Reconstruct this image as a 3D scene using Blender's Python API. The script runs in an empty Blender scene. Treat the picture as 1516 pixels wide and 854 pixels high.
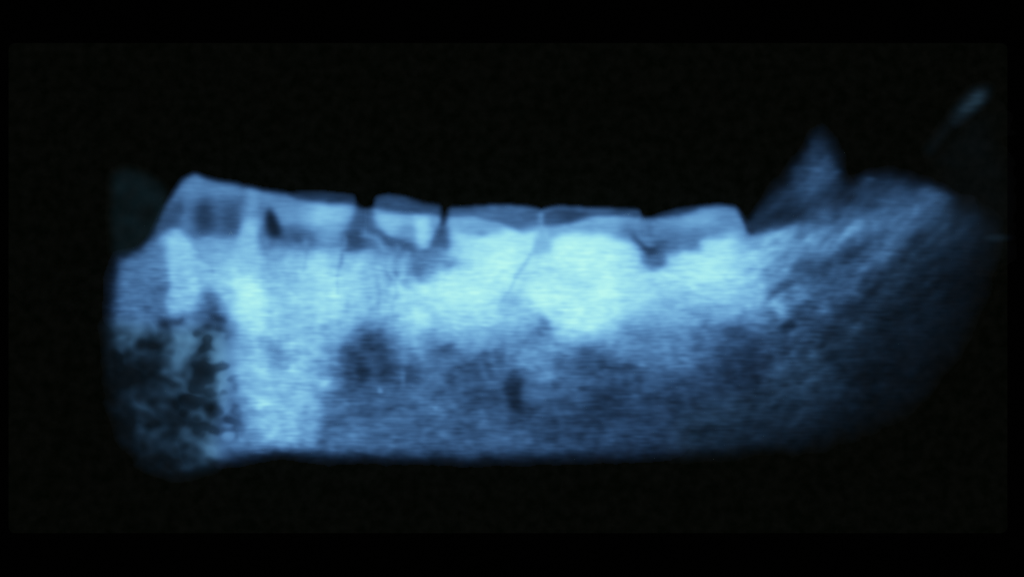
import bpy, math
import numpy as np

# ------------------------------------------------------------------ frame, camera, light
S = 0.0002                     # metres per photograph pixel (the jaw is about 26 cm long)
CX, CY = 758.0, 427.0
def wx(px): return (np.asarray(px, float) - CX) * S
def wy(py): return (CY - np.asarray(py, float)) * S

scene = bpy.context.scene
col = scene.collection
CAM_Z = 3.0
PLANE_Z = 0.010                # height of the middle of the jaw above the film
cam = bpy.data.cameras.new('camera')
cam.sensor_width = 36.0
cam.lens = 36.0 * (CAM_Z - PLANE_Z) / (1516 * S)
cam.clip_start, cam.clip_end = 0.1, 50.0
camo = bpy.data.objects.new('camera', cam)
camo.location = (0, 0, CAM_Z)
col.objects.link(camo)
scene.camera = camo

world = bpy.data.worlds.new('World')
scene.world = world
world.use_nodes = True
world.node_tree.nodes['Background'].inputs[0].default_value = (0, 0, 0, 1)
world.node_tree.nodes['Background'].inputs[1].default_value = 0.0

lamp = bpy.data.lights.new('film_fill', 'AREA')      # added unseen fill, lifts the film just off black
lamp.shape = 'DISK'; lamp.size = 1.0; lamp.energy = 80.0; lamp.color = (1.0, 0.98, 0.92)
lamp.cycles.use_multiple_importance_sampling = False
lo = bpy.data.objects.new('film_fill', lamp)
lo.location = (0.6, 0.9, 3.6)
lo.rotation_euler = (math.radians(-14), math.radians(9.5), 0)
col.objects.link(lo)

vs = scene.view_settings
vs.view_transform = 'Standard'; vs.look = 'None'; vs.exposure = 0.0; vs.gamma = 1.0
vs.use_curve_mapping = False
cy = scene.cycles
cy.use_denoising = False
cy.transparent_max_bounces = 96
cy.sample_clamp_indirect = 0.02; cy.sample_clamp_direct = 4.0
cy.min_light_bounces = 4; cy.min_transparent_bounces = 96
cy.max_bounces = 0; cy.diffuse_bounces = 0; cy.glossy_bounces = 0; cy.volume_bounces = 0
cy.filter_width = 1.6

# ------------------------------------------------------------------ materials
# The bone and the teeth glow as they do on a lit radiograph: a clear medium whose
# brightness depends only on how much of it one looks through (thickness x density).
K = np.array((0.083, 0.150, 0.435))        # response of red, green, blue per unit of depth
SAT = np.array((0.64, 1.00, 0.87))         # brightest value each colour can reach

def medium(name, density_per_mm, K=K):
    d = density_per_mm * 1000.0
    m = bpy.data.materials.new(name)
    m.use_nodes = True
    nt = m.node_tree
    nt.nodes.clear()
    out = nt.nodes.new('ShaderNodeOutputMaterial')
    tr = nt.nodes.new('ShaderNodeBsdfTransparent')
    df = nt.nodes.new('ShaderNodeBsdfDiffuse')
    nz = nt.nodes.new('ShaderNodeTexNoise'); nz.inputs['Scale'].default_value = 900
    rp = nt.nodes.new('ShaderNodeValToRGB')
    rp.color_ramp.elements[0].color = (0.55, 0.50, 0.40, 1)
    rp.color_ramp.elements[1].color = (0.75, 0.70, 0.60, 1)
    nt.links.new(nz.outputs['Fac'], rp.inputs['Fac'])
    nt.links.new(rp.outputs['Color'], df.inputs['Color'])
    mx = nt.nodes.new('ShaderNodeMixShader'); mx.inputs[0].default_value = 0.0006
    nt.links.new(tr.outputs[0], mx.inputs[1]); nt.links.new(df.outputs[0], mx.inputs[2])
    nt.links.new(mx.outputs[0], out.inputs['Surface'])
    ab = nt.nodes.new('ShaderNodeVolumeAbsorption')
    km = K.max()
    ab.inputs['Color'].default_value = (*(1 - K / km), 1)
    ab.inputs['Density'].default_value = km * d
    em = nt.nodes.new('ShaderNodeEmission')
    e = SAT * K
    em.inputs['Color'].default_value = (*e, 1)
    em.inputs['Strength'].default_value = d
    ad = nt.nodes.new('ShaderNodeAddShader')
    nt.links.new(ab.outputs[0], ad.inputs[0]); nt.links.new(em.outputs[0], ad.inputs[1])
    nt.links.new(ad.outputs[0], out.inputs['Volume'])
    return m

DENS = {'bone': 0.60, 'thin_bone': 0.25, 'wasted_bone': 0.25, 'dim_bone': 0.12, 'dentine': 0.95, 'enamel': 1.10, 'faint_bone': 0.06, 'ghost_bone': 0.06}
RESP = {'thin_bone': K * (1.0, 1.0, 0.96), 'wasted_bone': K * (1.0, 1.0, 0.80), 'dim_bone': K * (1.0, 1.0, 0.88), 'faint_bone': K * (1.15, 1.0, 0.66), 'ghost_bone': K * (0.85, 1.0, 0.58)}
MAT = {k: medium(k, v, RESP.get(k, K)) for k, v in DENS.items()}

def dark_sheet(name, a, b, rough, scale):
    m = bpy.data.materials.new(name)
    m.use_nodes = True
    nt = m.node_tree
    bs = nt.nodes['Principled BSDF']
    tc = nt.nodes.new('ShaderNodeTexCoord')
    nz = nt.nodes.new('ShaderNodeTexNoise')
    nz.inputs['Scale'].default_value = scale; nz.inputs['Detail'].default_value = 6
    rp = nt.nodes.new('ShaderNodeValToRGB')
    rp.color_ramp.elements[0].position = 0.3; rp.color_ramp.elements[1].position = 0.7
    rp.color_ramp.elements[0].color = (*a, 1); rp.color_ramp.elements[1].color = (*b, 1)
    nt.links.new(tc.outputs['Object'], nz.inputs['Vector'])
    nt.links.new(nz.outputs['Fac'], rp.inputs['Fac'])
    nt.links.new(rp.outputs['Color'], bs.inputs['Base Color'])
    bs.inputs['Roughness'].default_value = rough
    bs.inputs['Specular IOR Level'].default_value = 0.0
    return m

# ------------------------------------------------------------------ canvas of depth
X0, X1, Y0, Y1, STEP = 130, 1506, 110, 722, 1.5
GX = np.arange(X0, X1 + 1, STEP)
GY = np.arange(Y0, Y1 + 1, STEP)
XX, YY = np.meshgrid(GX, GY)
H, W = XX.shape
rng = np.random.RandomState(11)

def blur1(a, s, axis):
    r = int(math.ceil(3 * s))
    if r < 1: return a
    k = np.exp(-0.5 * (np.arange(-r, r + 1) / s) ** 2); k /= k.sum()
    pad = [(0, 0), (0, 0)]; pad[axis] = (r, r)
    p = np.pad(a, pad, mode='edge')
    o = np.zeros_like(a)
    n = a.shape[axis]
    for i, w in enumerate(k):
        o += w * (p[i:i + n, :] if axis == 0 else p[:, i:i + n])
    return o
def blur(a, sx, sy=None):
    sy = sx if sy is None else sy
    return blur1(blur1(a, sy / STEP, 0), sx / STEP, 1)

def poly(pts, f):
    """soft mask of an outline given in photograph pixels"""
    m = np.zeros((H, W), bool)
    n = len(pts)
    for i in range(n):
        (xa, ya), (xb, yb) = pts[i], pts[(i + 1) % n]
        if ya == yb: continue
        c = ((ya > YY) != (yb > YY)) & (XX < (xb - xa) * (YY - ya) / (yb - ya) + xa)
        m ^= c
    return blur(m.astype(float), f)
def stroke(pts, w, f):
    d = np.full((H, W), 1e9)
    for (xa, ya), (xb, yb) in zip(pts[:-1], pts[1:]):
        dx, dy = xb - xa, yb - ya
        t = np.clip(((XX - xa) * dx + (YY - ya) * dy) / max(dx * dx + dy * dy, 1e-9), 0, 1)
        d = np.minimum(d, np.hypot(XX - xa - t * dx, YY - ya - t * dy))
    t = np.clip((w / 2 + f - d) / (2 * f), 0, 1)
    return t * t * (3 - 2 * t)
def oval(cx, cy, rx, ry, ang=0.0):
    a = math.radians(ang)
    u = ((XX - cx) * math.cos(a) + (YY - cy) * math.sin(a)) / rx
    v = (-(XX - cx) * math.sin(a) + (YY - cy) * math.cos(a)) / ry
    return np.exp(-0.9 * (u * u + v * v) ** 1.3)

# --- how dense the jaw looks at known places (values 0-255)
XS = [160, 200, 240, 280, 320, 360, 400, 440, 480, 520, 560, 600, 640, 680, 720, 760, 800, 840, 880, 920, 960, 1000,
      1040, 1080, 1120, 1160, 1200, 1240, 1280, 1320, 1360, 1400, 1440, 1480]
ROWS = {
 345: [20, 20, 120, 110, 110, 175, 75, 100, 145, 105, 120, 90, 110, 200, 225, 230, 190, 235, 240, 215, 90, 150, 190, 200, 110, 150, 135, 115, 115, 78, 66, 40, 25, 8],
 380: [50, 100, 150, 190, 175, 192, 160, 185, 197, 178, 165, 140, 132, 185, 236, 215, 222, 244, 243, 228, 150, 212, 224, 215, 170, 145, 110, 80, 68, 64, 40, 28, 20, 4],
 410: [58, 115, 128, 190, 190, 214, 178, 196, 214, 196, 182, 195, 216, 240, 244, 208, 230, 236, 244, 226, 212, 224, 230, 212, 175, 118, 78, 70, 58, 44, 30, 24, 15, 0],
 440: [58, 110, 108, 186, 150, 234, 194, 204, 216, 200, 188, 224, 230, 240, 234, 200, 234, 242, 244, 234, 214, 196, 196, 186, 160, 104, 80, 62, 58, 38, 29, 22, 9, 0],
 470: [54, 112, 82, 140, 70, 224, 196, 192, 205, 182, 168, 194, 202, 204, 206, 182, 194, 230, 224, 200, 180, 170, 145, 148, 120, 84, 55, 42, 36, 30, 27, 18, 4, 0],
 500: [40, 84, 60, 96, 84, 180, 182, 174, 170, 115, 84, 178, 160, 164, 178, 142, 114, 188, 174, 164, 142, 130, 102, 66, 74, 56, 58, 40, 35, 30, 26, 14, 2, 0],
 530: [30, 26, 34, 72, 112, 178, 180, 188, 152, 80, 66, 138, 120, 106, 110, 128, 138, 106, 80, 112, 110, 100, 80, 60, 55, 58, 50, 44, 34, 28, 20, 8, 0, 0],
 560: [24, 14, 44, 60, 92, 168, 184, 184, 142, 66, 75, 90, 108, 90, 100, 95, 104, 95, 84, 70, 74, 70, 58, 54, 50, 50, 50, 40, 29, 23, 13, 3, 0, 0],
 590: [20, 18, 26, 42, 74, 148, 190, 180, 122, 90, 98, 94, 98, 86, 76, 58, 74, 66, 64, 56, 60, 58, 52, 50, 47, 48, 40, 31, 20, 14, 5, 0, 0, 0],
 620: [14, 28, 22, 32, 90, 118, 190, 178, 102, 86, 90, 90, 90, 82, 75, 70, 70, 58, 53, 60, 57, 54, 46, 44, 39, 36, 29, 19, 11, 5, 0, 0, 0, 0],
 650: [5, 18, 18, 26, 96, 118, 182, 145, 106, 100, 96, 90, 85, 78, 72, 66, 62, 56, 51, 58, 50, 47, 39, 35, 28, 20, 12, 5, 2, 0, 0, 0, 0, 0],
 678: [0, 14, 20, 40, 60, 90, 120, 100, 84, 80, 74, 70, 68, 64, 60, 56, 52, 48, 44, 44, 40, 34, 26, 20, 14, 8, 3, 0, 0, 0, 0, 0, 0, 0],
 705: [0, 5, 12, 30, 25, 40, 60, 50, 45, 40, 40, 40, 40, 40, 40, 35, 30, 30, 28, 26, 24, 20, 12, 8, 4, 0, 0, 0, 0, 0, 0, 0, 0, 0],
}
PTS = [(x, y, v) for y, r in ROWS.items() for x, v in zip(XS, r)]
PTS += [(1100, 322, 38), (1140, 322, 34), (1180, 318, 38), (1200, 322, 62), (1240, 322, 78), (1280, 322, 88), (1320, 322, 80),
        (1360, 320, 72), (1380, 318, 66), (1400, 320, 44), (1420, 320, 28), (1450, 320, 18),
        (1120, 300, 36), (1160, 300, 44), (1190, 300, 52), (1205, 302, 60), (1222, 300, 44), (1240, 300, 48), (1260, 300, 58), (1280, 300, 56),
        (1300, 300, 54), (1340, 300, 66), (1380, 298, 68), (1400, 300, 44), (1425, 300, 16),
        (1140, 280, 34), (1165, 280, 48), (1190, 282, 60), (1210, 280, 58), (1225, 282, 42), (1240, 280, 30), (1252, 278, 22), (1265, 280, 46),
        (1285, 280, 54), (1310, 280, 48), (1335, 280, 54), (1365, 280, 54), (1385, 278, 36), (1405, 280, 12),
        (1150, 262, 26), (1175, 262, 46), (1205, 264, 58), (1228, 262, 54), (1246, 262, 30), (1262, 264, 14), (1285, 266, 46), (1320, 264, 34), (1350, 262, 22),
        (1170, 248, 30), (1200, 248, 58), (1218, 248, 60), (1240, 248, 48), (1254, 248, 18), (1300, 245, 0),
        (1180, 228, 16), (1200, 228, 44), (1222, 228, 44), (1242, 228, 20), (1195, 210, 22), (1210, 210, 38), (1226, 210, 20),
        (1212, 196, 20), (1212, 180, 4), (1160, 215, 0), (1270, 220, 0), (1130, 250, 0), (1420, 260, 0),
        (1215, 355, 128), (1170, 355, 160), (1140, 365, 175), (1250, 350, 112), (1300, 345, 92), (1262, 340, 116), (1280, 332, 108)]
P = np.array(PTS, float)
def interp(P, pts):
    d = np.hypot(P[:, None, 0] - P[None, :, 0], P[:, None, 1] - P[None, :, 1])
    n = len(P)
    A = np.zeros((n + 1, n + 1)); A[:n, :n] = d; A[:n, n] = 1; A[n, :n] = 1
    w = np.linalg.solve(A, np.append(P[:, 2], 0))
    o = np.empty(len(pts))
    for i in range(0, len(pts), 20000):
        q = pts[i:i + 20000]
        o[i:i + 20000] = np.hypot(q[:, None, 0] - P[None, :, 0], q[:, None, 1] - P[None, :, 1]) @ w[:n] + w[n]
    return o
B = interp(P, np.stack([XX.ravel(), YY.ravel()], 1)).reshape(H, W)
B = np.clip(blur(B, 5), 0, 250)

def put(mask, v, a=1.0):
    global B
    m = mask * a
    B = B * (1 - m) + v * m

# --- front tooth: crown, pulp, root
put(poly([(236, 352), (242, 320), (250, 298), (258, 284), (270, 266), (288, 256), (302, 262), (356, 271), (358, 350), (300, 352), (268, 346)], 4), 112)
put(poly([(284, 300), (356, 300), (356, 346), (284, 346)], 6), 95)
put(stroke([(300, 276), (350, 284), (420, 298)], 16, 8), 130, .8)
put(oval(290, 276, 15, 16), 132, .9)
put(oval(303, 321, 14, 24), 52, .95)
put(oval(341, 323, 13, 20), 72, .9)
put(oval(266, 308, 7, 14), 66, .8)
put(oval(252, 304, 7, 9), 84, .7)
put(oval(255, 322, 15, 9), 88, .6)
put(stroke([(243, 300), (236, 324), (226, 346)], 8, 9), 62, .7)
put(stroke([(262, 334), (284, 350)], 6, 7), 100, .5)
put(poly([(232, 346), (252, 338), (266, 344), (285, 366), (310, 400), (346, 440), (318, 436), (302, 450), (290, 470), (262, 474), (250, 452), (246, 410), (247, 372)], 5), 190, .85)
put(oval(268, 366, 14, 16), 205, .7)
put(oval(312, 440, 12, 20), 84, .8); put(oval(305, 458, 16, 16), 92, .7); put(oval(314, 462, 9, 12), 70, .7)
put(stroke([(240, 480), (268, 480), (286, 472), (328, 476)], 7, 9), 66, .75)
put(oval(327, 474, 14, 8), 46, .9)
put(oval(231, 436, 11, 13), 76, .8)
put(oval(226, 464, 12, 11), 84, .6)
put(poly([(168, 386), (215, 374), (240, 354), (246, 362), (246, 400), (245, 450), (254, 470), (200, 488), (168, 478)], 4), 110, .6)
put(poly([(252, 294), (260, 300), (266, 320), (268, 336), (250, 341), (232, 350), (220, 352), (236, 322)], 4), 74, .85)
put(oval(252, 303, 6, 9), 90, .7); put(oval(243, 330, 8, 14), 66, .5)
put(poly([(255, 340), (266, 346), (284, 368), (308, 398), (290, 412), (252, 400), (249, 356)], 3), 198, .55)
put(stroke([(274, 346), (296, 374), (318, 402)], 5, 6), 150, .6); put(oval(318, 360, 22, 10), 172, .6); put(oval(330, 385, 16, 14), 165, .5)
# --- bright column between the front tooth and the next
put(stroke([(376, 286), (374, 330), (368, 372)], 22, 9), 150, .9)
put(stroke([(372, 340), (367, 400)], 28, 9), 192, .85)
put(oval(354, 416, 14, 12), 224, .8)
put(oval(372, 446, 22, 36), 240, .95)
put(oval(377, 482, 18, 18), 232, .9)
# --- second tooth
put(poly([(388, 283), (430, 289), (460, 299), (528, 304), (521, 330), (508, 368), (388, 366)], 4), 132)
put(poly([(392, 336), (440, 336), (450, 362), (392, 364)], 6), 84, .85)
put(oval(448, 351, 17, 14), 80, .85)
put(oval(428, 318, 22, 16), 142, .8)
put(oval(480, 318, 30, 20), 204, .95)
put(oval(503, 312, 20, 10), 186, .8)
put(oval(492, 342, 18, 16), 168, .7)
put(poly([(393, 312), (400, 307), (408, 320), (417, 340), (413, 352), (400, 348), (392, 332)], 3.5), 26)
put(poly([(424, 285), (470, 284), (525, 290), (527, 301), (490, 301), (462, 298)], 3), 50)
put(poly([(350, 485), (505, 470), (503, 520), (494, 580), (480, 625), (466, 666), (410, 662), (372, 664), (368, 600), (352, 540)], 7), 182, .45)
put(oval(400, 510, 24, 9), 128, .7); put(oval(418, 528, 22, 15), 140, .7); put(oval(432, 512, 9, 6), 205, .8)
put(oval(395, 598, 14, 22), 214, .6); put(oval(425, 640, 30, 14), 150, .6)
put(oval(360, 590, 12, 8), 110, .6); put(oval(347, 576, 9, 6), 82, .8); put(oval(345, 626, 14, 7), 72, .7)
put(oval(375, 612, 26, 7), 120, .6); put(oval(362, 655, 34, 10), 128, .5); put(oval(335, 552, 16, 11), 168, .7)
put(oval(330, 526, 12, 18), 108, .6)
# --- gap after the second tooth
put(poly([(529, 308), (552, 308), (557, 330), (577, 355), (590, 372), (504, 370), (514, 340)], 4), 84, .95)
put(oval(524, 352, 23, 11), 66, .85)
put(poly([(532, 280), (554, 280), (551, 306), (533, 306)], 2.5), 5)
put(stroke([(508, 354), (504, 386)], 4, 6), 120, .6)
for pts_, w_, v_, a_ in (([(396, 352), (397, 392)], 8, 140, .5), ([(452, 352), (450, 398)], 6, 150, .5), ([(507, 350), (502, 385), (498, 430)], 4, 150, .4),
                         ([(470, 380), (476, 470)], 14, 218, .45), ([(430, 385), (432, 440)], 12, 205, .35), ([(530, 385), (536, 470)], 12, 208, .4),
                         ([(556, 380), (558, 440), (560, 480)], 7, 160, .5), ([(590, 400), (584, 440), (578, 480)], 6, 172, .55), ([(604, 410), (600, 470)], 8, 212, .4),
                         ([(418, 440), (420, 480)], 8, 178, .4), ([(514, 450), (512, 490)], 8, 160, .4), ([(545, 460), (545, 492)], 6, 150, .4)):
    put(stroke(pts_, w_, 6), v_, a_)
# --- third tooth
put(poly([(553, 308), (580, 314), (656, 321), (646, 345), (637, 368), (610, 366), (577, 358), (561, 336)], 3), 172)
put(oval(576, 328, 20, 14), 190, .85); put(oval(604, 344, 12, 16), 140, .8)
put(poly([(612, 319), (634, 319), (637, 340), (630, 364), (618, 358)], 3.5), 206, .95)
put(oval(644, 328, 7, 10), 150, .7)
put(poly([(555, 292), (575, 289), (600, 293), (630, 303), (654, 307), (654, 319), (600, 316), (554, 307)], 2.5), 72)
put(oval(598, 366, 24, 12), 84, .9)
put(stroke([(540, 346), (558, 360), (573, 380), (578, 420)], 11, 7), 150, .8)
put(stroke([(562, 344), (580, 360)], 4, 4), 92, .7)
put(stroke([(588, 372), (589, 408)], 9, 6), 120, .8)
put(stroke([(604, 378), (603, 420)], 11, 7), 166, .7)
put(oval(622, 396, 17, 20), 112, .85); put(oval(637, 380, 14, 10), 120, .6)
put(poly([(655, 326), (662, 335), (669, 366), (640, 369), (644, 350)], 4), 80, .95)
put(oval(672, 388, 18, 10), 128, .75); put(oval(655, 384, 12, 10), 150, .6)
put(poly([(655, 304), (662, 304), (660, 334), (655, 334)], 2.5), 18, .95)
# --- fourth tooth
put(poly([(667, 340), (700, 350), (735, 352), (786, 345), (790, 365), (782, 390), (760, 420), (742, 440), (738, 480), (680, 492), (620, 487),
          (592, 470), (600, 440), (660, 406), (684, 388), (688, 370), (674, 357)], 9), 224, .55)
put(oval(742, 385, 36, 26), 244, .8); put(oval(690, 432, 42, 20), 243, .7); put(oval(640, 445, 30, 20), 232, .5)
put(oval(785, 358, 7, 16), 232, .7)
put(poly([(663, 310), (700, 309), (740, 306), (800, 311), (800, 336), (775, 344), (740, 334), (700, 322), (664, 324)], 2.5), 100)
put(oval(680, 316, 24, 7), 84, .6)
put(poly([(664, 325), (700, 323), (735, 330), (750, 343), (712, 350), (690, 346), (668, 338)], 3.5), 166)
put(oval(714, 347, 10, 5), 145, .7)
put(stroke([(774, 341), (800, 334)], 9, 6), 160, .6)
# --- between the fourth and fifth teeth
put(poly([(789, 352), (817, 352), (812, 381), (790, 381)], 4), 168, .9)
put(stroke([(787, 380), (765, 412), (750, 442)], 6, 5), 186, .75)
put(oval(756, 452, 14, 24), 192, .7)
# --- fifth tooth
put(poly([(815, 360), (850, 350), (900, 352), (936, 365), (941, 390), (926, 420), (921, 460), (900, 492), (870, 497), (850, 482), (810, 470),
          (772, 446), (782, 420), (814, 396)], 9), 230, .55)
put(stroke([(812, 362), (850, 352), (900, 354), (930, 366)], 5, 5), 224, .4)
put(oval(850, 374, 36, 24), 247, .85); put(oval(815, 440, 30, 16), 245, .7); put(oval(886, 445, 34, 34), 245, .7)
put(oval(836, 413, 16, 8), 222, .6); put(oval(925, 396, 10, 10), 216, .6); put(oval(888, 402, 26, 22), 244, .6)
put(poly([(804, 334), (850, 331), (880, 322), (948, 322), (944, 354), (900, 351), (850, 346), (808, 352)], 3.5), 168)
put(oval(932, 342, 18, 14), 108, .8); put(oval(890, 336, 24, 8), 150, .6)
put(poly([(804, 314), (826, 307), (870, 311), (949, 313), (949, 322), (900, 320), (876, 322), (842, 333), (804, 335)], 2.5), 74)
put(oval(848, 320, 22, 7), 58, .7); put(oval(815, 326, 14, 8), 96, .6)
put(stroke([(800, 314), (800, 340)], 6, 4), 136, .85); put(stroke([(800, 338), (801, 352)], 7, 4), 178, .8)
# --- sixth tooth
put(poly([(962, 322), (1010, 317), (1050, 306), (1090, 305), (1098, 322), (1104, 344), (1080, 352), (1048, 354), (1012, 370), (985, 374), (968, 350)], 3.5), 134)
put(oval(1032, 327, 34, 11, -12), 172, .8); put(oval(1085, 325, 14, 14), 128, .6); put(oval(990, 350, 22, 16), 108, .6)
put(oval(1024, 368, 20, 9), 128, .7)
put(poly([(984, 381), (1010, 373), (1046, 361), (1085, 350), (1110, 365), (1113, 420), (1102, 450), (1080, 470), (1050, 440), (1000, 430), (976, 402)], 6), 206, .35)
put(stroke([(1000, 404), (1045, 386), (1084, 354)], 20, 14), 226, .55)
put(stroke([(1094, 362), (1122, 420), (1158, 462)], 16, 16), 182, .6)
put(oval(1000, 450, 30, 18), 178, .4); put(oval(950, 450, 24, 16), 205, .4); put(oval(1030, 470, 26, 14), 148, .5)
put(oval(1048, 399, 28, 16), 234, .75); put(oval(1082, 386, 20, 20), 222, .6); put(oval(1062, 372, 14, 9), 222, .5)
put(poly([(986, 348), (1046, 346), (1030, 366), (1006, 374), (985, 382), (976, 366)], 4), 116, .85)
put(oval(1024, 367, 18, 8), 112, .6)
put(poly([(940, 354), (962, 356), (986, 372), (984, 388), (970, 397), (950, 394), (942, 374)], 4), 112, .8)
put(stroke([(939, 350), (950, 366), (964, 378)], 9, 6), 74, .9)
put(oval(966, 373, 13, 10), 62, .9); put(oval(972, 388, 14, 9), 96, .8); put(oval(978, 366, 12, 12), 86, .6)
put(stroke([(952, 328), (957, 346), (963, 362)], 10, 6), 124, .85)
put(poly([(949, 300), (970, 300), (968, 320), (951, 322)], 2.5), 14, .95)
put(poly([(966, 317), (1000, 311), (1034, 306), (1034, 311), (1000, 319), (966, 324)], 2.5), 48, .9)
put(poly([(905, 500), (930, 541), (1000, 546), (1042, 537), (1062, 505), (1080, 482), (1000, 480), (920, 480)], 5), 118, .45)
put(stroke([(1103, 318), (1108, 338), (1116, 344)], 6, 6), 34, .8)
put(poly([(1102, 318), (1128, 310), (1186, 312), (1196, 328), (1150, 337), (1116, 346), (1106, 342)], 4), 38, .8)
put(stroke([(1120, 354), (1160, 348)], 10, 7), 165, .6)
put(stroke([(1112, 372), (1106, 420)], 10, 8), 190, .5)
# --- body of the jaw: hollows and dense places
put(oval(552, 534, 38, 40), 66, .85); put(oval(535, 551, 11, 12), 34, .8); put(oval(562, 503, 16, 10), 70, .6)
put(oval(575, 540, 14, 22), 64, .5)
put(oval(762, 588, 13, 36), 36, .92); put(oval(735, 600, 18, 18), 56, .6); put(oval(606, 554, 14, 12), 60, .75)
put(oval(594, 576, 14, 9), 64, .6)
put(oval(595, 556, 5, 20), 110, .5); put(oval(562, 580, 5, 5), 140, .8); put(oval(647, 603, 5, 4), 118, .6)
put(oval(572, 586, 18, 7), 64, .5); put(oval(515, 590, 26, 14), 84, .5); put(oval(555, 610, 30, 10), 68, .6)
put(oval(872, 534, 28, 18), 72, .7); put(oval(700, 560, 30, 28), 74, .6); put(oval(655, 520, 22, 9), 88, .6)
put(oval(795, 528, 40, 26), 138, .6); put(oval(742, 530, 8, 24), 74, .6); put(oval(718, 525, 16, 10), 86, .5)
put(oval(805, 490, 14, 22), 108, .7); put(oval(755, 500, 20, 10), 140, .4)
put(oval(822, 567, 8, 7), 62, .7); put(oval(835, 546, 16, 10), 84, .5); put(oval(860, 562, 30, 10), 100, .5)
put(oval(1168, 483, 12, 9), 34, .85); put(oval(925, 543, 20, 8), 54, .85); put(oval(900, 580, 26, 8), 50, .5)
put(oval(1085, 494, 20, 9), 56, .6); put(oval(1100, 478, 10, 8), 84, .5); put(oval(1115, 468, 16, 12), 160, .4)
put(oval(1210, 400, 26, 16), 64, .6); put(oval(1265, 378, 26, 14), 52, .6); put(oval(1285, 345, 9, 24), 70, .5)
put(oval(905, 645, 24, 10), 74, .6); put(oval(928, 645, 10, 8), 42, .6); put(oval(905, 606, 30, 8), 44, .6)
put(oval(1300, 560, 40, 30), 17, .3)
# --- wasted front end with wisps of bone
put(oval(222, 545, 42, 44, -20), 13, .92); put(oval(243, 502, 13, 26), 36, .8)
put(oval(302, 552, 26, 15), 20, .9); put(oval(300, 510, 9, 16), 46, .8); put(oval(300, 534, 12, 14), 34, .7)
put(oval(255, 600, 36, 32), 18, .85); put(oval(315, 606, 15, 13), 16, .9); put(oval(205, 660, 26, 18), 15, .6)
put(stroke([(246, 556), (262, 568), (292, 580), (304, 576)], 12, 11), 66, .8)
put(oval(272, 540, 10, 22), 52, .7)
put(oval(276, 490, 18, 12), 102, .75); put(oval(275, 505, 16, 9), 98, .6); put(oval(190, 490, 22, 16), 86, .5)
put(oval(205, 607, 12, 12), 38, .7); put(stroke([(222, 612), (225, 634), (218, 652)], 6, 8), 32, .7)
put(stroke([(272, 606), (300, 616), (332, 636)], 9, 10), 66, .7)
put(oval(278, 640, 12, 12), 40, .6); put(oval(290, 628, 22, 7), 24, .6)
put(oval(272, 690, 17, 9, -20), 58, .85); put(oval(298, 682, 16, 9), 34, .6)
put(oval(212, 515, 30, 14), 44, .6); put(oval(335, 590, 8, 26), 92, .5)
put(oval(240, 668, 34, 20), 19, .7)
put(oval(302, 652, 34, 18), 66, .5); put(oval(336, 545, 16, 60), 132, .45); put(oval(268, 520, 18, 26), 74, .45); put(oval(200, 492, 28, 18), 96, .5); put(oval(262, 575, 22, 12), 66, .5)
# --- thin rear branch
for pts_, w_, f_, v_, a_ in (([(1180, 498), (1220, 462), (1265, 425)], 10, 13, 84, .55), ([(1280, 395), (1335, 335), (1388, 290)], 16, 15, 84, .6),
                             ([(1230, 560), (1320, 500), (1395, 430)], 10, 14, 42, .5), ([(1225, 505), (1300, 430), (1362, 350)], 12, 13, 30, .6),
                             ([(1205, 412), (1250, 385), (1300, 352)], 8, 10, 60, .5), ([(1150, 560), (1220, 520), (1290, 470)], 8, 12, 66, .5),
                             ([(1090, 560), (1110, 545), (1140, 530)], 8, 9, 34, .5), ([(1130, 600), (1160, 580), (1210, 560)], 8, 10, 60, .5),
                             ([(1318, 470), (1380, 400), (1420, 340)], 10, 12, 34, .5), ([(1220, 440), (1275, 400), (1300, 370)], 6, 9, 74, .4)):
    put(stroke(pts_, w_, f_), v_, a_)
put(oval(1210, 264, 26, 32), 68, .5); put(oval(1388, 288, 22, 14), 86, .6); put(oval(1338, 318, 26, 12), 84, .5); put(oval(1240, 345, 40, 10), 118, .5)
for cx_, cy_, rx_, v_ in ((1207, 251, 10, 92), (1240, 253, 10, 70), (1290, 266, 8, 66), (1362, 283, 14, 70), (1210, 280, 14, 68)):
    put(oval(cx_, cy_, rx_, 4), v_, .7)
put(oval(1204, 210, 6, 4), 44, .6)
put(oval(1160, 318, 30, 10), 30, .5); put(oval(1212, 328, 12, 6), 62, .5)

put(stroke([(378, 500), (388, 570), (400, 610), (402, 650)], 16, 16), 208, .5)
put(poly([(478, 640), (490, 590), (506, 520), (530, 560), (530, 670), (472, 670)], 5), 92, .35)
B = B + 10 * poly([(165, 505), (320, 505), (330, 690), (180, 680)], 14)
B = B + 8 * poly([(480, 590), (900, 600), (900, 690), (470, 690)], 16)
# nothing in bone runs straight: bend everything a little
wob = np.clip((YY - 318) / 40, 0.28, 1.0)
def noise(s):
    n = blur(rng.standard_normal((H, W)), s); return n / n.std()
dx, dy = (noise(8) * 2.0 + noise(24) * 0.8) * wob, (noise(8) * 1.8 + noise(24) * 1.2) * wob
fx = np.clip((XX + dx - X0) / STEP, 0, W - 1.001); fy = np.clip((YY + dy - Y0) / STEP, 0, H - 1.001)
ix, iy = fx.astype(int), fy.astype(int); ax, ay = fx - ix, fy - iy
B = (B[iy, ix] * (1 - ax) + B[iy, ix + 1] * ax) * (1 - ay) + (B[iy + 1, ix] * (1 - ax) + B[iy + 1, ix + 1] * ax) * ay

crownz = np.clip((372 - YY) / 30, 0, 1) * np.clip((1110 - XX) / 20, 0, 1)
B = B * (1 - crownz) + blur(B, 2.6) * crownz
put(poly([(140, 510), (238, 510), (250, 570), (320, 590), (322, 650), (270, 690), (140, 700)], 12), 12, .18)

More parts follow.
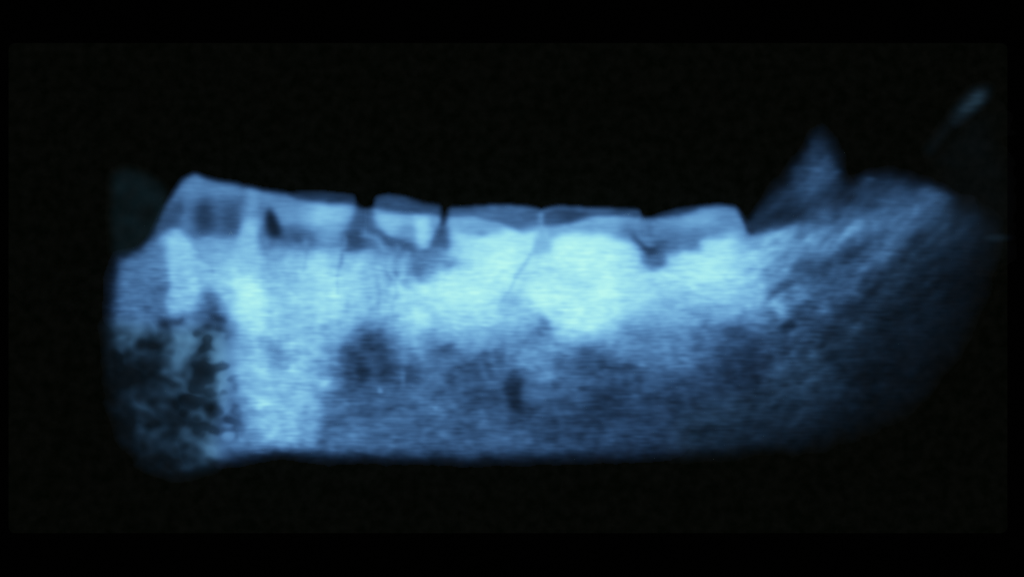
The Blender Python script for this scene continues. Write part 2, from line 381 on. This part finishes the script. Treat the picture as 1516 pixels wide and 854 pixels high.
# the rear thins out towards its lower edge
B = B * (1 - 0.30 * np.clip((XX - 1200) / 80, 0, 1) * np.clip((YY + 0.7 * (XX - 1300) - 430) / 60, 0, 1))

# --- outline
OUT = [(168, 380), (205, 370), (222, 352), (234, 326), (244, 304), (255, 286), (268, 266), (288, 256), (302, 262), (322, 267), (352, 272), (386, 281),
       (430, 286), (470, 284), (525, 290), (529, 306), (552, 307), (555, 292), (575, 288), (600, 292), (628, 302), (654, 306), (656, 326),
       (661, 326), (663, 309), (700, 308), (740, 305), (782, 308), (802, 312), (826, 307), (870, 310), (949, 312), (952, 321), (966, 321),
       (1000, 311), (1058, 303), (1090, 304), (1099, 318), (1106, 330), (1128, 300), (1150, 280), (1172, 254), (1190, 222), (1202, 198), (1212, 182), (1224, 200),
       (1240, 228), (1254, 258), (1262, 272), (1288, 256), (1340, 258), (1386, 276), (1430, 296), (1475, 325), (1488, 370), (1468, 430), (1440, 490),
       (1400, 560), (1340, 615), (1285, 645), (1200, 664), (1100, 666), (1000, 671), (900, 675), (680, 677), (500, 672), (460, 671), (425, 666),
       (410, 662), (396, 664), (380, 672), (350, 677), (325, 678), (312, 690), (272, 704), (238, 699), (203, 684), (178, 644), (166, 600), (161, 500)]
OUTM = poly(OUT, 4.2)
soft = poly(OUT, 9.0)
rag = 0.35 + 0.65 * np.clip((XX - 1090) / 40, 0, 1)
rx_, ry_ = (noise(7) * 3.0 + noise(16) * 3.5) * rag, (noise(7) * 2.6 + noise(16) * 3.0) * rag
jx = np.clip((XX + rx_ - X0) / STEP, 0, W - 1).astype(int); jy = np.clip((YY + ry_ - Y0) / STEP, 0, H - 1).astype(int)
soft = blur(soft[jy, jx], 1.5)
low = np.clip((YY - 560) / 60, 0, 1)
leftm = np.clip((230 - XX) / 40, 0, 1) * np.clip((YY - 360) / 20, 0, 1)
rightm = np.clip((XX - 1115) / 40, 0, 1)
t = np.clip(low + leftm + rightm, 0, 1)
B = B * (OUTM * (1 - t) + soft * t)

# --- fine relief of the bone: spongy grain drawn out along the jaw
def grain(sx, sy):
    n = blur(rng.standard_normal((H, W)), sx, sy)
    return (n - n.mean()) / n.std()
spongy = np.clip((YY - 345) / 60, 0, 1) * 0.50 + 0.50
deep = np.clip((YY - 440) / 80, 0, 1)
roots_zone = poly([(385, 352), (690, 352), (640, 520), (400, 600)], 12)
g = 0.046 * grain(7.5, 1.1) + 0.036 * grain(3.5, 1.8) + 0.036 * grain(7, 3.2) + 0.035 * roots_zone * grain(4, 26)
g2 = 0.055 * grain(5.5, 4.5) + 0.05 * grain(13, 9)
dim = np.clip(1.35 - B / 230.0, 0.42, 1.3)
B = B * (1 + (g * spongy + g2 * spongy * (0.45 + 0.75 * deep)) * dim)
web = poly([(120, 480), (240, 474), (330, 470), (352, 520), (345, 580), (362, 640), (330, 722), (120, 722)], 10)
n1, n2 = grain(11, 10), grain(5, 4)
B = B * (1 - web) + blur(B, 3.2) * web
wv = np.clip(0.24 * n1 + 0.16 * n2 + 0.22 * (0.8 - np.abs(grain(8, 7))), -0.4, 0.7)
B = B * (1 + web * np.where(wv > 0, wv * np.clip(1.3 - B / 110, 0.1, 1), wv))
def turned(n, deg):
    a = math.radians(deg)
    u = (XX - 1290) * math.cos(a) + (YY - 430) * math.sin(a) + 690
    v = -(XX - 1290) * math.sin(a) + (YY - 430) * math.cos(a) + 300
    return n[np.clip(v / STEP, 0, H - 1).astype(int), np.clip(u / STEP, 0, W - 1).astype(int)]
rear = np.clip((XX - 1085) / 70, 0, 1)
B = B * (1 + 0.06 * rear * np.clip((640 - YY - 0.6 * (XX - 1110)) / 120, 0, 1))
B = B * (1 + rear * (0.050 * turned(grain(15, 3.5), -34) + 0.045 * turned(grain(12, 4), -52) + 0.055 * turned(grain(7, 5), -38) + 0.06 * turned(grain(30, 9), -40)))
B = np.where(B > 225, 225 + (B - 225) * 0.75, B)
B = np.clip(B, 0, 246)

# --- pale parts that stand apart from the outline
GHOST = poly([(166, 262), (182, 250), (215, 258), (238, 276), (251, 300), (242, 320), (224, 350), (206, 374), (168, 377)], 6)
Bghost = GHOST * (17 + 3 * grain(9, 7)) * np.clip(1.0, 0, 1)
Bghost = np.clip(Bghost + 10 * poly([(236, 300), (250, 304), (240, 326), (228, 345), (222, 338)], 5), 0, 60)
TIP = [(1400, 180), (1424, 160), (1446, 142), (1464, 134)]
Btip = 50 * poly([(1404, 182), (1420, 158), (1444, 134), (1468, 129), (1458, 150), (1432, 174), (1412, 188)], 6) * (0.5 + 0.5 * oval(1443, 148, 26, 22, -40)) * (1 + .08 * grain(6, 2))
Btip = np.maximum(Btip, poly([(1385, 215), (1425, 180), (1480, 165), (1488, 370), (1455, 400), (1420, 300)], 18) * 4 * (1 + .2 * grain(12, 6)))
Btip = np.maximum(Btip, 11 * stroke([(1440, 152), (1405, 186), (1378, 222)], 8, 16))
Btip = np.maximum(Btip, 22 * oval(1474, 352, 18, 6))

def depth(b):
    """brightness 0-255 -> how much medium it takes"""
    s = np.clip(b / 255.0, 0, 0.985)
    lin = np.where(s <= 0.04045, s / 12.92, ((s + 0.055) / 1.055) ** 2.4)
    return -np.log(1 - lin / SAT[1]) / K[1]

T = depth(B)
T_ghost, T_tip = depth(Bghost), depth(np.clip(Btip, 0, 80))

# ------------------------------------------------------------------ splitting the depth among the parts
TEETH = [
 dict(label='foremost standing tooth with two dark pulp spots and a pointed corner', enamel=None,
      crown=[(234, 350), (244, 304), (255, 284), (270, 264), (288, 252), (304, 258), (362, 268), (362, 350), (300, 354), (268, 348)],
      root=[(240, 344), (362, 344), (385, 400), (390, 480), (372, 500), (345, 470), (300, 470), (262, 474), (246, 440)]),
 dict(label='wide tooth with a small black hole beside its bright column',
      enamel=[(420, 280), (470, 278), (530, 285), (530, 301), (490, 301), (462, 297)],
      crown=[(360, 270), (430, 283), (462, 298), (532, 302), (522, 330), (508, 368), (364, 366)],
      root=[(362, 360), (510, 360), (506, 480), (500, 540), (484, 620), (462, 660), (400, 655), (375, 560), (380, 470)]),
 dict(label='narrow tooth with a bright drop inside and a pale cusp on top',
      enamel=[(550, 288), (575, 283), (602, 288), (630, 299), (657, 303), (656, 319), (600, 316), (550, 307)],
      crown=[(550, 307), (600, 316), (657, 320), (650, 345), (640, 372), (575, 364), (556, 336)],
      root=[(556, 355), (650, 358), (640, 420), (612, 500), (590, 505), (568, 430)]),
 dict(label='bright tooth whose root sweeps forward in a pale mass',
      enamel=[(659, 304), (700, 303), (740, 300), (801, 306), (801, 336), (775, 344), (740, 334), (700, 322), (661, 324)],
      crown=[(661, 324), (700, 322), (740, 334), (775, 344), (801, 337), (794, 372), (782, 392), (690, 392), (690, 370), (664, 340)],
      root=[(690, 386), (786, 384), (762, 420), (744, 445), (740, 490), (680, 500), (610, 492), (588, 470), (602, 438), (660, 404)]),
 dict(label='brightest tooth with a low dim cusp line and wide glowing body',
      enamel=[(802, 308), (826, 302), (870, 305), (951, 308), (951, 322), (900, 320), (876, 322), (842, 333), (802, 336)],
      crown=[(802, 336), (842, 333), (876, 322), (951, 322), (947, 360), (942, 392), (812, 394), (808, 352)],
      root=[(812, 388), (942, 388), (928, 420), (922, 460), (902, 496), (868, 502), (848, 486), (806, 474), (766, 448), (780, 420)]),
 dict(label='last tooth sloping up towards the thin rear end of the jaw',
      enamel=[(953, 318), (1000, 306), (1058, 298), (1092, 300), (1100, 316), (1040, 318), (1000, 326), (956, 334)],
      crown=[(954, 332), (1000, 326), (1040, 318), (1100, 316), (1108, 346), (1110, 372), (1010, 392), (970, 384)],
      root=[(972, 378), (1110, 366), (1116, 420), (1104, 455), (1060, 510), (1036, 540), (935, 542), (908, 505), (950, 440)]),
]
ROOT_SHARE = 0.55
left = np.ones((H, W))
jobs = []                       # (tooth index, sub-part name, weight)
for i, td in enumerate(TEETH):
    for key, share in (('enamel', 1.0), ('crown', 1.0), ('root', ROOT_SHARE)):
        if not td.get(key): continue
        w = poly(td[key], {'enamel': 2.2, 'crown': 5, 'root': 8}[key]) * share
        w = np.minimum(w, left)
        left = left - w
        jobs.append((i, key, w))
# above the gum line there is no bone at all: whatever is left belongs to the nearest crown
gum = poly([(248, 200), (1100, 200), (1106, 332), (1100, 345), (1048, 352), (1010, 366), (950, 366), (800, 352), (690, 352), (662, 330), (640, 362), (560, 350), (520, 352), (400, 350), (300, 346), (262, 340), (240, 330)], 4)

edges = [0, 361, 541, 658, 801, 951, 2000]
for n, (i, key, w) in enumerate(jobs):
    if key != 'crown': continue
    own = np.clip((XX - edges[i]) / 8 + 0.5, 0, 1) * np.clip((edges[i + 1] - XX) / 8 + 0.5, 0, 1) * gum * left
    jobs[n] = (i, key, w + own)
taken = sum(w for _, _, w in jobs)
left = np.clip(1 - taken, 0, 1)

w_ramus = poly([(1126, 480), (1118, 330), (1200, 306), (1255, 300), (1262, 180), (1505, 240), (1505, 700), (1180, 700), (1150, 600)], 10)
w_spur = poly([(1100, 345), (1110, 240), (1160, 150), (1260, 150), (1258, 290), (1200, 312), (1130, 335)], 5)
w_front = poly([(130, 470), (235, 486), (330, 484), (335, 560), (318, 640), (330, 722), (130, 722)], 9)
bone_left = {}
rest = left.copy()
w_margin = poly([(1505, 300), (1400, 290), (1385, 330), (1330, 375), (1270, 455), (1215, 500), (1120, 575), (1000, 610), (1000, 722), (1505, 722)], 16)
for nm, w in (('bone_spur', w_spur), ('rear_margin', w_margin), ('rear_branch', w_ramus), ('hollow_front', w_front)):
    w = np.minimum(w, rest); rest = rest - w; bone_left[nm] = w
bone_left['jaw_body'] = rest

# ------------------------------------------------------------------ meshes
HMIN = 1.2e-5
def slab(name, h, top, mat, parent):
    """closed mesh between its top surface and the thickness h below it"""
    keep = h > HMIN
    cell = keep[:-1, :-1] & keep[1:, :-1] & keep[:-1, 1:] & keep[1:, 1:]
    if not cell.any(): return None
    used = np.zeros((H, W), bool)
    used[:-1, :-1] |= cell; used[1:, :-1] |= cell; used[:-1, 1:] |= cell; used[1:, 1:] |= cell
    idx = np.full((H, W), -1, np.int64)
    n = int(used.sum()); idx[used] = np.arange(n)
    x, y = wx(XX[used]), wy(YY[used])
    vt = np.stack([x, y, top[used]], 1)
    vb = np.stack([x, y, top[used] - h[used]], 1)
    a, b, c, d = idx[:-1, :-1][cell], idx[:-1, 1:][cell], idx[1:, 1:][cell], idx[1:, :-1][cell]
    ft = np.stack([d, c, b, a], 1)                 # y runs down the picture
    fb = np.stack([a, b, c, d], 1) + n
    e = np.concatenate([np.stack([d, c], 1), np.stack([c, b], 1), np.stack([b, a], 1), np.stack([a, d], 1)])
    key = e[:, 0] * n + e[:, 1]; rev = e[:, 1] * n + e[:, 0]
    be = e[~np.isin(key, rev)]
    fs = np.stack([be[:, 1], be[:, 0], be[:, 0] + n, be[:, 1] + n], 1)
    faces = np.concatenate([ft, fb, fs]).astype(np.int32)
    co = np.concatenate([vt, vb]).astype(np.float32)
    me = bpy.data.meshes.new(name)
    me.vertices.add(len(co)); me.vertices.foreach_set('co', co.ravel())
    me.loops.add(faces.size); me.loops.foreach_set('vertex_index', faces.ravel())
    me.polygons.add(len(faces))
    me.polygons.foreach_set('loop_start', np.arange(0, faces.size, 4, dtype=np.int32))
    me.update(calc_edges=True); me.validate()
    me.materials.append(mat)
    o = bpy.data.objects.new(name, me)
    col.objects.link(o)
    o.parent = parent
    return o

def empty(name, parent=None):
    o = bpy.data.objects.new(name, None)
    o.empty_display_size = 0.02
    col.objects.link(o)
    o.parent = parent
    return o

jaw = empty('jaw_bone')
jaw['label'] = 'glowing blue radiograph of a long animal jaw with six standing teeth'
jaw['category'] = 'jaw bone'

MM = 1e-3
BMAT = {'jaw_body': 'bone', 'hollow_front': 'wasted_bone', 'rear_margin': 'dim_bone', 'rear_branch': 'thin_bone', 'bone_spur': 'thin_bone'}
bone_h = {k: T * w / DENS[BMAT[k]] * MM for k, w in bone_left.items()}
relief = blur(sum(bone_h.values()), 8)
bone_top = PLANE_Z + 0.5 * relief           # the bone bulges about equally to both sides
lab = {'hollow_front': 'dark wasted front end with thin wisps of bone', 'bone_spur': 'faint upright spike of thin bone',
       'rear_branch': 'thin blue rear end with streaky grain', 'rear_margin': 'dim lower rear edge fading to black'}
low_z = 0.0
for n, k in enumerate(('jaw_body', 'hollow_front', 'rear_branch', 'bone_spur', 'rear_margin')):
    t = bone_top - 0.00037 * n
    o = slab(k, bone_h[k], t, MAT[BMAT[k]], jaw)
    low_z = min(low_z, float((t - bone_h[k]).min()))
    if o and k in lab: o['label'] = lab[k]
ht = T_tip / DENS['faint_bone'] * MM
o = slab('bone_tip', ht, PLANE_Z - 0.0021 + 0.2 * ht, MAT['faint_bone'], jaw)
o['label'] = 'small faint sliver of bone at the upper rear corner'

roots = {}
for i, key, w in jobs:
    if i not in roots:
        roots[i] = empty('tooth', jaw)
        roots[i]['label'] = TEETH[i]['label']
    mk = 'enamel' if key == 'enamel' else 'dentine'
    h = T * w / DENS[mk] * MM
    hs = blur(h, 3)
    top = np.maximum(bone_top, PLANE_Z) + 0.0006 + 0.35 * hs + {'root': 0.0, 'crown': 0.00041, 'enamel': 0.00083}[key] + 0.000093 * i
    slab(key, h, top, MAT[mk], roots[i])
    low_z = min(low_z, float((top - h).min()))
gt = empty('tooth', jaw)
gt['label'] = 'ghostly faint front tooth barely showing against the dark'
hg = T_ghost / DENS['ghost_bone'] * MM
slab('crown', hg, PLANE_Z - 0.0017 + 0.2 * hg, MAT['ghost_bone'], gt)

# ------------------------------------------------------------------ film and the dark top it lies on
def box(name, x0, x1, y0, y1, z0, z1, mat, bev=0.0):
    import bmesh
    bm = bmesh.new()
    v = [bm.verts.new(p) for p in ((x0, y0, z0), (x1, y0, z0), (x1, y1, z0), (x0, y1, z0), (x0, y0, z1), (x1, y0, z1), (x1, y1, z1), (x0, y1, z1))]
    for f in ((3, 2, 1, 0), (4, 5, 6, 7), (0, 1, 5, 4), (1, 2, 6, 5), (2, 3, 7, 6), (3, 0, 4, 7)):
        bm.faces.new([v[i] for i in f])
    if bev:
        ed = [e for e in bm.edges if abs(e.verts[0].co.z - e.verts[1].co.z) > 1e-6]
        bmesh.ops.bevel(bm, geom=ed, offset=bev, segments=4, profile=0.5, affect='EDGES')
    me = bpy.data.meshes.new(name); bm.to_mesh(me); bm.free()
    me.materials.append(mat)
    o = bpy.data.objects.new(name, me); col.objects.link(o)
    return o
film_m = dark_sheet('film_black', (0.0012, 0.0020, 0.0010), (0.0036, 0.0042, 0.0034), 0.6, 330)
top_m = dark_sheet('black_top', (0.00030, 0.00030, 0.00034), (0.00045, 0.00045, 0.00050), 0.8, 30)
kf = CAM_Z / (CAM_Z - PLANE_Z)
film = box('x_ray_film', float(wx(12)) * kf, float(wx(1492)) * kf, float(wy(789)) * kf, float(wy(64)) * kf, low_z - 0.0005, low_z - 0.0001, film_m, 0.002)
film['label'] = 'nearly black sheet of film under the glowing jaw'
film['category'] = 'film'
top = box('table_top', -3, 3, -3, 3, low_z - 0.04, low_z - 0.0006, top_m)
top['kind'] = 'structure'
